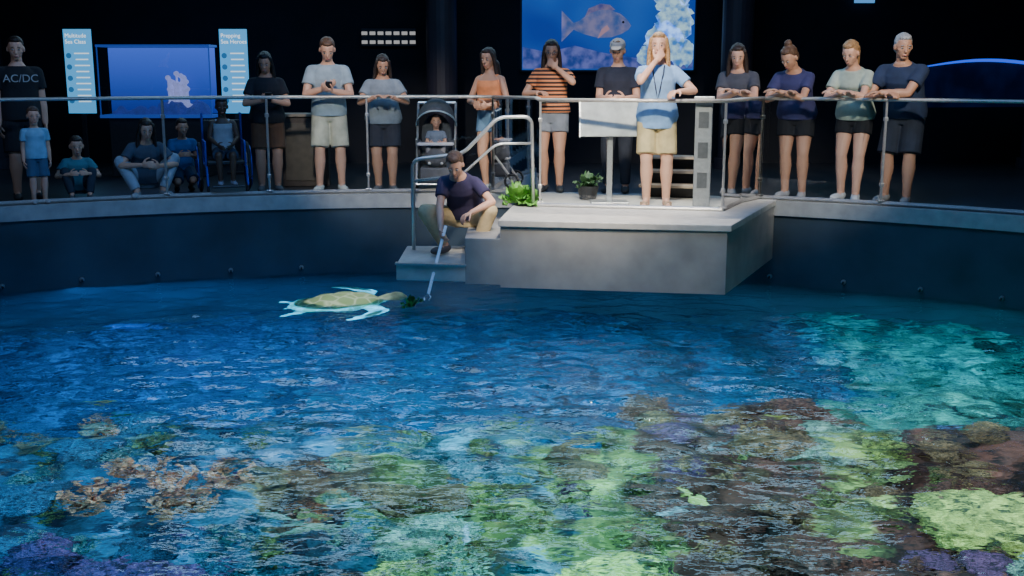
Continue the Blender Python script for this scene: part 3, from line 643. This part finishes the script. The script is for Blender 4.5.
leafy('potted_plant',(.83,12.0,.02),.22,22,'green leafy plant in a dark bowl on platform',pm('leaf_dim',(.06,.14,.05),.4,30,.5),'plant',True)
leafy('floating_lettuce',(-1.0,10.7,WATER-.005),.15,9,'small lettuce leaves floating on the water',LEAF,'lettuce')

# ---------------------------------------------------------------- platform furniture
e=empty('lectern',(1.03,11.62,.012),0)
obj('reading_panel',boxme([((0,0,.88),(.62,.03,.36),Matrix.Rotation(-.25,3,'X'))],.004),pm('white_board',(.42,.43,.40),.3,6,.5),e)
obj('panel_frame',boxme([((-.32,0,.88),(.02,.05,.38),Matrix.Rotation(-.25,3,'X')),((.32,0,.88),(.02,.05,.38),Matrix.Rotation(-.25,3,'X'))],.003),STEEL,e)
obj('stand',boxme([((0,.03,.38),(.06,.06,.74)),((0,.03,.012),(.4,.3,.022))],.005),STEEL,e)
tag(e,'white lectern panel on a steel stand','lectern')
e=empty('step_unit',(1.72,12.1,.012),-.25)
for k in range(3):
    obj('tread',boxme([((0,.22*k,.14+.14*k),(.62,.24,.03))],.004),pm('tread_tan',(.36,.28,.2),.15,12,.6),e)
    obj('riser',boxme([((0,.22*k+.1,.065+.07*k),(.58,.02,.13+.14*k))],.003),DARKM,e)
tag(e,'low dark step unit with tan treads','steps')
e=empty('wall_cabinet',(-2.55,13.7,0),.12)
obj('cabinet_body',boxme([((0,0,.42),(.56,.4,.84))],.006),pm('cabinet_brown',(.07,.05,.04),.2,10,.6),e); obj('cabinet_top',boxme([((0,0,.86),(.64,.46,.035))],.005),pm('cabinet_top',(.3,.24,.18),.15,12,.5),e)
obj('cabinet_door',boxme([((0,-.205,.42),(.48,.015,.7))],.003),pm('cabinet_door',(.1,.08,.06),.2,10,.6),e)
tag(e,'brown counter cabinet with a light wood top','cabinet')
# ---------------------------------------------------------------- stroller
SP=(-.88,12.85); sf=toC(SP); e=empty('stroller',(SP[0],SP[1],0),math.atan2(-sf[0],sf[1]))
bm=bmesh.new()
for sd in (.22,-.22):
    for pp in ([(sd,.30,.12),(sd,-.02,.55),(sd,-.34,1.02)],[(sd,-.34,.12),(sd,.1,.62)],[(sd,.1,.62),(sd,-.1,.62)]):
        bm.from_mesh(sweep_tube(pp,.014,8))
bm.from_mesh(sweep_tube([(.22,-.34,1.02),(-.22,-.34,1.02)],.016,8)); bm.from_mesh(sweep_tube([(.22,-.34,.12),(-.22,-.34,.12)],.01,8)); bm.from_mesh(sweep_tube([(.22,.30,.12),(-.22,.30,.12)],.01,8))
obj('frame',bm2me(bm),STEEL,e)
for x in (.25,-.25):
    for y,r in ((.30,.095),(-.34,.13)):
        m=sweep_tube([(x,y+math.cos(t)*r*.85,r+math.sin(t)*r*.85) for t in [2*PI*k/24 for k in range(24)]],r*.15,8,True); o=obj('wheel',m,RUBBER,e,smooth=True)
        bm=bmesh.new(); tube(bm,(x-.02,y,r),(x+.02,y,r),r*.3)
        for k in range(5): tube(bm,(x,y,r),(x,y+math.cos(k*1.257)*r*.8,r+math.sin(k*1.257)*r*.8),.008)
        obj('hub',bm2me(bm),STEEL,o)
STF=pm('stroller_fabric',(.06,.065,.075),.2,20,.9)
b=Blob(); b.cone(Vector((0,.12,.42)),.14,Vector((0,-.12,.42)),.14); b.ell((0,0,.42),(.19,.2,.07)); b.ell((0,-.17,.64),(.19,.06,.27)); b.ell((.19,.0,.5),(.03,.18,.12)); b.ell((-.19,.0,.5),(.03,.18,.12)); obj('seat',b.done(.014,1,3),STF,e)
bm=bmesh.new(); n=20; mm=10; g_=[]
for i in range(mm+1):
    ph=math.radians(35+85*i/mm); row=[]
    for k in range(n+1):
        th=PI*k/n; row.append(bm.verts.new((math.cos(th)*.23,-.14+.34*math.sin(th)*math.cos(ph),.76+.32*math.sin(th)*math.sin(ph))))
    g_.append(row)
for i in range(mm):
    for k in range(n): bm.faces.new((g_[i][k],g_[i][k+1],g_[i+1][k+1],g_[i+1][k]))
bmesh.ops.remove_doubles(bm,verts=bm.verts[:],dist=.0005)
o=obj('canopy',bm2me(bm),STF,e,smooth=True); md=o.modifiers.new('s','SOLIDIFY'); md.thickness=.01
obj('canopy_trim',sweep_tube([(math.cos(PI*k/16)*.235,-.14+.34*math.sin(PI*k/16)*math.cos(math.radians(35)),.76+.32*math.sin(PI*k/16)*math.sin(math.radians(35))) for k in range(17)],.010,6),pm('trim_grey',(.3,.4,.45),.1,9,.6),e)
obj('tray',boxme([((0,.2,.57),(.42,.12,.03))],.01),pm('tray_grey',(.35,.36,.38),.1,15,.5),e)
obj('basket',boxme([((0,0,.22),(.36,.46,.16))],.02),STF,e)
tag(e,'black baby stroller with domed canopy and grey frame','stroller')
person('baby sitting in the stroller wearing a grey outfit',(SP[0]+sf[0]*.02,SP[1]+sf[1]*.02,.27),sf,.72,False,1.2,-8,4,5,5,(0,-.02,-.36),[(.15,.38,10,.16),(-.15,.38,-10,.16)],knee=((.3,.6,1),(-.3,.6,1)),hands=[(.16,.26,.75),(-.16,.26,.75)],hs=1.6,skin='tan',hair=('short','dark'),top=('tee',(.16,.18,.22)),bottom=('trousers',(.2,.2,.22),1),shoe=(.4,.4,.4))
# ---------------------------------------------------------------- wheelchair
e2=empty('wheelchair',(WC[0],WC[1],0),math.atan2(-wf[0],wf[1]))
WCM=pm('wheelchair_blue',(.06,.07,.55),.1,15,.35,.3)
for sd in (.27,-.27):
    r=.27; x=sd
    o=obj('wheel',sweep_tube([(x,-.12+math.cos(t)*r,.29+math.sin(t)*r) for t in [2*PI*k/36 for k in range(36)]],.018,8,True),RUBBER,e2,smooth=True)
    bm=bmesh.new(); tube(bm,(x-.02,-.12,.29),(x+.02,-.12,.29),.03)
    for k in range(12): tube(bm,(x,-.12,.29),(x,-.12+math.cos(k*PI/6)*r,.29+math.sin(k*PI/6)*r),.003,seg=6)
    obj('spokes',bm2me(bm),STEEL,o)
    obj('push_rim',sweep_tube([(x*1.1,-.12+math.cos(t)*r*.88,.29+math.sin(t)*r*.88) for t in [2*PI*k/36 for k in range(36)]],.010,6,True),WCM,o,smooth=True)
    obj('caster',sweep_tube([(sd*.8,.33+math.cos(t)*.06,.075+math.sin(t)*.06) for t in [2*PI*k/20 for k in range(20)]],.015,8,True),RUBBER,e2,smooth=True)
bm=bmesh.new()
for sd in (.22,-.22):
    for pp in ([(sd,-.2,.9),(sd,-.2,.32),(sd,.3,.32),(sd,.42,.12)],[(sd,-.2,.6),(sd,.2,.6),(sd,.2,.34)],[(sd,-.2,.9),(sd,-.3,.9)],[(sd,.3,.32),(sd,.33,.08)]): bm.from_mesh(sweep_tube(round_path(pp,.04),.012,8))
obj('frame',bm2me(bm),WCM,e2); obj('seat',boxme([((0,.04,.36),(.42,.44,.05))],.015),DARKM,e2); obj('backrest',boxme([((0,-.21,.62),(.42,.03,.42))],.01),DARKM,e2); obj('footrest',boxme([((0,.44,.11),(.36,.12,.02))],.005),DARKM,e2)
tag(e2,'small wheelchair with blue frame and large spoked wheels','wheelchair')

# ---------------------------------------------------------------- back displays
def emat(name,c,s): return pm(name,[q*.3 for q in c],.1,5,.4,emit=c,es=s)
def textmesh(t,size,mat,par,loc,al='LEFT'):
    cu=bpy.data.curves.new('t','FONT'); cu.body=t; cu.size=size; cu.align_x=al; o=bpy.data.objects.new('t',cu); COL.objects.link(o)
    me=bpy.data.meshes.new_from_object(o.evaluated_get(bpy.context.evaluated_depsgraph_get())); bpy.data.objects.remove(o)
    q=obj('lettering',me,mat,par); q.location=loc; q.rotation_euler=(PI/2,0,0); return q
def sign(x,head,lab):
    e=empty('sign_panel',(x,15.2,.82)); w=.37
    obj('light_panel',boxme([((0,0,.56),(w,.04,1.12))],.004),emat('sign_light',(.10,.50,1.0),.8),e)
    obj('sign_stand',boxme([((0,.03,-.40),(.06,.04,.84)),((0,.03,-.80),(.3,.25,.03))],.004),DARKM,e)
    for i,h in enumerate(head): textmesh(h,.075,emat('sign_ink',(.9,1,1),1.2),e,(-w*.44,-.022,1.01-i*.08))
    rr=random.Random(len(lab))
    for k in range(9):
        obj('text_line',boxme([((.05,-.022,.80-.08*k),(w*.55*rr.uniform(.8,1),.003,.016))],0),emat('sign_line',(.8,.95,1),1.0),e)
    for k in range(5):
        bm=bmesh.new(); tube(bm,(-w*.34,-.021,.77-.15*k),(-w*.34,-.024,.77-.15*k),.036,seg=16)
        obj('picture',bm2me(bm),emat('sign_dots',(.03,.16,.4),.8),e)
    tag(e,lab,'sign')
sign(-5.86,['Multitude','Sea Class'],'glowing pale blue information sign with small text and circles')
sign(-3.76,['Prepping','Sea Heroes'],'glowing pale blue information sign beside the display tank')
e=empty('display_tank',(-4.68,14.85,0))
obj('tank_stand',boxme([((0,.05,.39),(1.3,.4,.78))],.01),DARKM,e)
m=bpy.data.materials.new('tank_water'); m.use_nodes=True; nt=m.node_tree; B_=nt.nodes['Principled BSDF']; B_.inputs['Base Color'].default_value=(0,0,.1,1)
tc=nt.nodes.new('ShaderNodeTexCoord'); sx=nt.nodes.new('ShaderNodeSeparateXYZ'); r=nt.nodes.new('ShaderNodeValToRGB')
r.color_ramp.elements[0].position=.82/2; r.color_ramp.elements[0].color=(.01,.03,.30,1); r.color_ramp.elements[1].position=.84; r.color_ramp.elements[1].color=(.08,.18,.95,1)
mm_=nt.nodes.new('ShaderNodeMath'); mm_.operation='MULTIPLY'; mm_.inputs[1].default_value=.5
nt.links.new(tc.outputs['Object'],sx.inputs[0]); nt.links.new(sx.outputs[2],mm_.inputs[0]); nt.links.new(mm_.outputs[0],r.inputs[0]); nt.links.new(r.outputs[0],B_.inputs['Emission Color']); B_.inputs['Emission Strength'].default_value=.85
obj('water_backing',boxme([((0,.16,1.26),(1.42,.02,.86))],.002),m,e)
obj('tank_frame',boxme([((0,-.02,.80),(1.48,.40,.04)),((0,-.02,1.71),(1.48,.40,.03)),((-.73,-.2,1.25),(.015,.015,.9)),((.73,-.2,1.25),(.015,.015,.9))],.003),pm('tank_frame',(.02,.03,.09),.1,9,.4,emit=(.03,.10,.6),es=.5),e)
obj('tank_glass',boxme([((0,-.215,1.25),(1.46,.008,.88))],.001),GLASS,e)
b=Blob()
rr=random.Random(3)
for k in range(30):
    x=rr.uniform(-.6,.62); b.ell((x,rr.uniform(-.05,.08),.84),(rr.uniform(.05,.12),.07,rr.uniform(.03,.10)+(.08 if x>0 else 0)))
obj('tank_rock',b.done(.014,1,1),pm('tank_rock',(.05,.06,.25),.6,12,.7,emit=(.04,.06,.30),es=.6),e)  # tank frame, rock and coral glow by emission in place of tank lighting
b=Blob()
for k in range(14):
    x=rr.uniform(.06,.42); tp=Vector((x+rr.uniform(-.06,.06),rr.uniform(-.05,.08),rr.uniform(1.12,1.40))); b.cone(Vector((x,.0,.92)),.018,tp,.015); b.ell(tp,(.04,.035,.035))
b.ell((.24,0,.93),(.22,.06,.05))
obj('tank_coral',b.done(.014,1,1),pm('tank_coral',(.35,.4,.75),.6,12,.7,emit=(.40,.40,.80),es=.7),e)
tag(e,'blue-lit display aquarium with pale coral inside on dark stand','aquarium')
e=empty('video_screen',(1.44,16.9,1.4))
m=bpy.data.materials.new('screen_image'); m.use_nodes=True; nt=m.node_tree; B_=nt.nodes['Principled BSDF']
tc=nt.nodes.new('ShaderNodeTexCoord'); n=nt.nodes.new('ShaderNodeTexNoise'); n.inputs['Scale'].default_value=1.0; n.inputs['Detail'].default_value=1
r=nt.nodes.new('ShaderNodeValToRGB'); r.color_ramp.elements[0].color=(.008,.04,.34,1); r.color_ramp.elements[1].color=(.02,.16,.62,1); r.color_ramp.elements[0].position=.35; r.color_ramp.elements[1].position=.8
nt.links.new(tc.outputs['Object'],n.inputs[0]); nt.links.new(n.outputs['Fac'],r.inputs[0]); nt.links.new(r.outputs[0],B_.inputs['Emission Color']); B_.inputs['Emission Strength'].default_value=.9; B_.inputs['Base Color'].default_value=(0,0,0,1)
obj('display',boxme([((0,0,.73),(2.58,.04,1.46))],.004),m,e); obj('bezel',boxme([((0,.02,-.012),(2.64,.06,.025)),((-1.305,.02,.73),(.03,.06,1.5)),((1.305,.02,.73),(.03,.06,1.5)),((0,.02,1.475),(2.64,.06,.025))],.003),DARKM,e)
def flat(name,pts,mat,y): 
    bm=bmesh.new(); bm.faces.new([bm.verts.new((p[0],y,p[1])) for p in pts]); bmesh.ops.triangulate(bm,faces=bm.faces[:]); return obj(name,bm2me(bm),mat,e)
def nmat(name,c1,c2,scale,es):
    m=pm(name,c1,.1,scale,.4,emit=c1,es=es); nt=m.node_tree; n=[q for q in nt.nodes if q.type=='TEX_NOISE'][0]; n.inputs['Detail'].default_value=5
    r=nt.nodes.new('ShaderNodeValToRGB'); r.color_ramp.elements[0].position=.38; r.color_ramp.elements[1].position=.62; r.color_ramp.elements[0].color=list(c1)+[1]; r.color_ramp.elements[1].color=list(c2)+[1]
    nt.links.new(n.outputs['Fac'],r.inputs[0]); nt.links.new(r.outputs[0],nt.nodes['Principled BSDF'].inputs['Emission Color']); return m
FO=nmat('screen_fish',(.05,.10,.30),(.22,.20,.34),6,.8)
outl=[(.44,.70),(.38,.79),(.28,.87),(.12,.93),(-.04,.93),(-.20,.87),(-.34,.77),(-.42,.74),(-.50,.82),(-.60,.92),(-.56,.80),(-.53,.68),(-.56,.55),(-.60,.46),(-.50,.56),(-.42,.64),(-.28,.58),(-.05,.52),(.15,.53),(.30,.58),(.40,.64)]
flat('fish_image',[(x-.10,z-.05) for x,z in outl],FO,-.025)
flat('fish_fin_image',[(-.36,.76),(-.30,.90),(-.12,.97),(.02,.95),(.10,.88)],nmat('screen_fin',(.08,.08,.28),(.25,.2,.3),9,.7),-.024); flat('fish_belly_image',[(.02,.60),(-.16,.46),(-.10,.60),(-.02,.66)],emat('screen_belly',(.42,.25,.32),.8),-.027)
flat('fish_eye_image',[(.22+.018*math.cos(t),.70+.018*math.sin(t)) for t in [2*PI*k/10 for k in range(10)]],DARKM,-.029)
rr=random.Random(9); SC=nmat('screen_coral',(.05,.22,.60),(.50,.82,.90),9,.85)
for cx,cz,rad in ((1.0,.72,.28),(.85,.42,.28),(1.12,.25,.2),(.62,.2,.18),(.95,1.05,.25),(1.15,1.25,.16)):
    flat('coral_image',[(min(1.28,cx+math.cos(t)*rad*(1+.18*rr.uniform(-1,1))),max(.01,cz+math.sin(t)*rad*(1+.18*rr.uniform(-1,1)))) for t in [2*PI*k/40 for k in range(40)]],SC,-.023-rad*.01)
flat('sand_image',[(-1.28,.02),(1.28,.02),(1.28,.14),(.4,.18),(-.1,.26),(-.5,.36),(-.9,.26),(-1.28,.34)],nmat('screen_sand',(.02,.05,.25),(.14,.16,.48),8,.8),-.0225)
tag(e,'large wall screen showing a fish over a coral reef','screen')
e=empty('lit_transom',(-1.85,16.9,1.78))
obj('frame',boxme([((0,.02,.1),(.82,.03,.26))],.003),DARKM,e)
for j in range(2):
    for i in range(7):
        obj('light_pane',boxme([((-.36+.12*i,0,.03+.13*j),(.085,.02,.05))],.002),emat('pane_white',(.8,.78,.75),.45),e)
tag(e,'two rows of small white lit panes in dark wall','wall light')
e=empty('blue_light_cove',(6.6,15.2,1.0))
pts=[(-1.1+2.6*t,.25*math.sin(t*2.4)-.2,.44+.09*math.sin(PI*min(t*1.4,1))-.05*max(0,t-.6)) for t in [k/24 for k in range(25)]]
obj('light_strip',sweep_tube(pts,[.008+.014*math.sin(PI*k/24) for k in range(25)],8),emat('neon_blue',(.02,.10,1.),1.2),e)
bm=bmesh.new(); lo=[bm.verts.new((p[0],p[1]+.1,-.1)) for p in pts]; hi=[bm.verts.new((p[0],p[1]+.1,p[2]-.02)) for p in pts]
for k in range(24): bm.faces.new((lo[k],lo[k+1],hi[k+1],hi[k]))
obj('cove_panel',bm2me(bm),nmat('cove_panel',(.002,.004,.025),(.005,.012,.07),2,.35),e)  # emissive panel painting the dim blue glow below the strip
tag(e,'curved blue light strip over a dark blue glowing panel','light strip')
e=empty('small_monitor',(5.25,16.9,2.38)); obj('display',boxme([((0,0,.1),(.3,.03,.2))],.003),emat('mon',(.1,.4,.95),.8),e); obj('bracket',boxme([((0,.05,.1),(.08,.1,.08))],.003),DARKM,e); tag(e,'small glowing blue monitor high on the wall','monitor')
for x in (-1.0,3.2,-7.5,7.6):
    bm=bmesh.new(); tube(bm,(0,0,0),(0,0,5.2),.22,.22,24); tube(bm,(0,0,0),(0,0,.15),.27,.27,24); o=obj('column',bm2me(bm),pm('column_dark',(.025,.02,.03),.2,3,.5),None,(x,16.0,0)); tag(o,'dark round column in the gallery','column','gallery columns')

# ---------------------------------------------------------------- lights
def spot(loc,tgt,power,col,ang,blend=.6,rad=.15):
    l=bpy.data.lights.new('spot','SPOT'); l.energy=power; l.color=col; l.spot_size=math.radians(ang); l.spot_blend=blend; l.shadow_soft_size=rad
    o=bpy.data.objects.new('spot_lamp',l); COL.objects.link(o); o.location=loc; d=Vector(tgt)-Vector(loc); o.rotation_euler=d.to_track_quat('-Z','Y').to_euler(); return o
def area(loc,tgt,power,col,sx,sy):
    l=bpy.data.lights.new('area','AREA'); l.shape='RECTANGLE'; l.size=sx; l.size_y=sy; l.energy=power; l.color=col
    o=bpy.data.objects.new('added_area_light',l); COL.objects.link(o); o.location=loc; d=Vector(tgt)-Vector(loc); o.rotation_euler=d.to_track_quat('-Z','Y').to_euler(); return o
spot((.6,7.2,4.0),(.8,11.4,.5),2300,(1,.90,.76),36)
spot((.9,4.5,5.),(.9,10.6,-.2),900,(1,.93,.84),22)  # fill spot added to brighten the platform front
spot((3.6,6.6,3.9),(3.3,12.2,1.0),1300,(1,.91,.80),28)
spot((-1.4,7.0,3.9),(-1.4,13.0,.9),1250,(1,.92,.82),26)
spot((1.2,13.2,5.),(1.2,10.6,0),1000,(1,.93,.84),40)
spot((-4.5,7.4,4.2),(-4.3,12.4,.6),170,(.5,.65,1),36)
spot((-1.8,8.0,5.),(-1.8,11.1,-.9),1100,(.95,1,.85),12)  # narrow spot added to brighten the turtle
area((0,8.5,5.1),(0,8.5,0),300,(.2,.45,1),6,3)  # added overhead light, tints the pool walls blue and makes glints
area((0,15.3,3.7),(0,6,-1.),150,(.45,.75,1),11,1.3)  # unseen light added above the frame for glints on the ripples
def uw(x,y,sx,sy,p,c): area((x,y,WATER-.06),(x,y,-5),p,c,sx,sy)  # unseen area lights added just under the surface to light the reef
uw(-2.6,7.2,3,5,125,(.14,.50,1)); uw(.2,7.0,2.6,5,150,(.42,.92,1)); uw(2.7,7.0,2.6,4.6,100,(.75,.88,.95)); uw(-3.0,10.6,3.6,2.4,210,(.04,.36,1)); uw(3.6,9.4,2,2.4,70,(.15,.8,1)); uw(.5,9.9,3.4,1.8,170,(.06,.48,1)); uw(-2.1,6.5,1.1,1.0,38,(1,.62,.42))  # last one is a warm light added to bring out the peach coral
w=bpy.data.worlds.new('world'); bpy.context.scene.world=w; w.use_nodes=True; w.node_tree.nodes['Background'].inputs[0].default_value=(.05,.08,.16,1); w.node_tree.nodes['Background'].inputs[1].default_value=.12
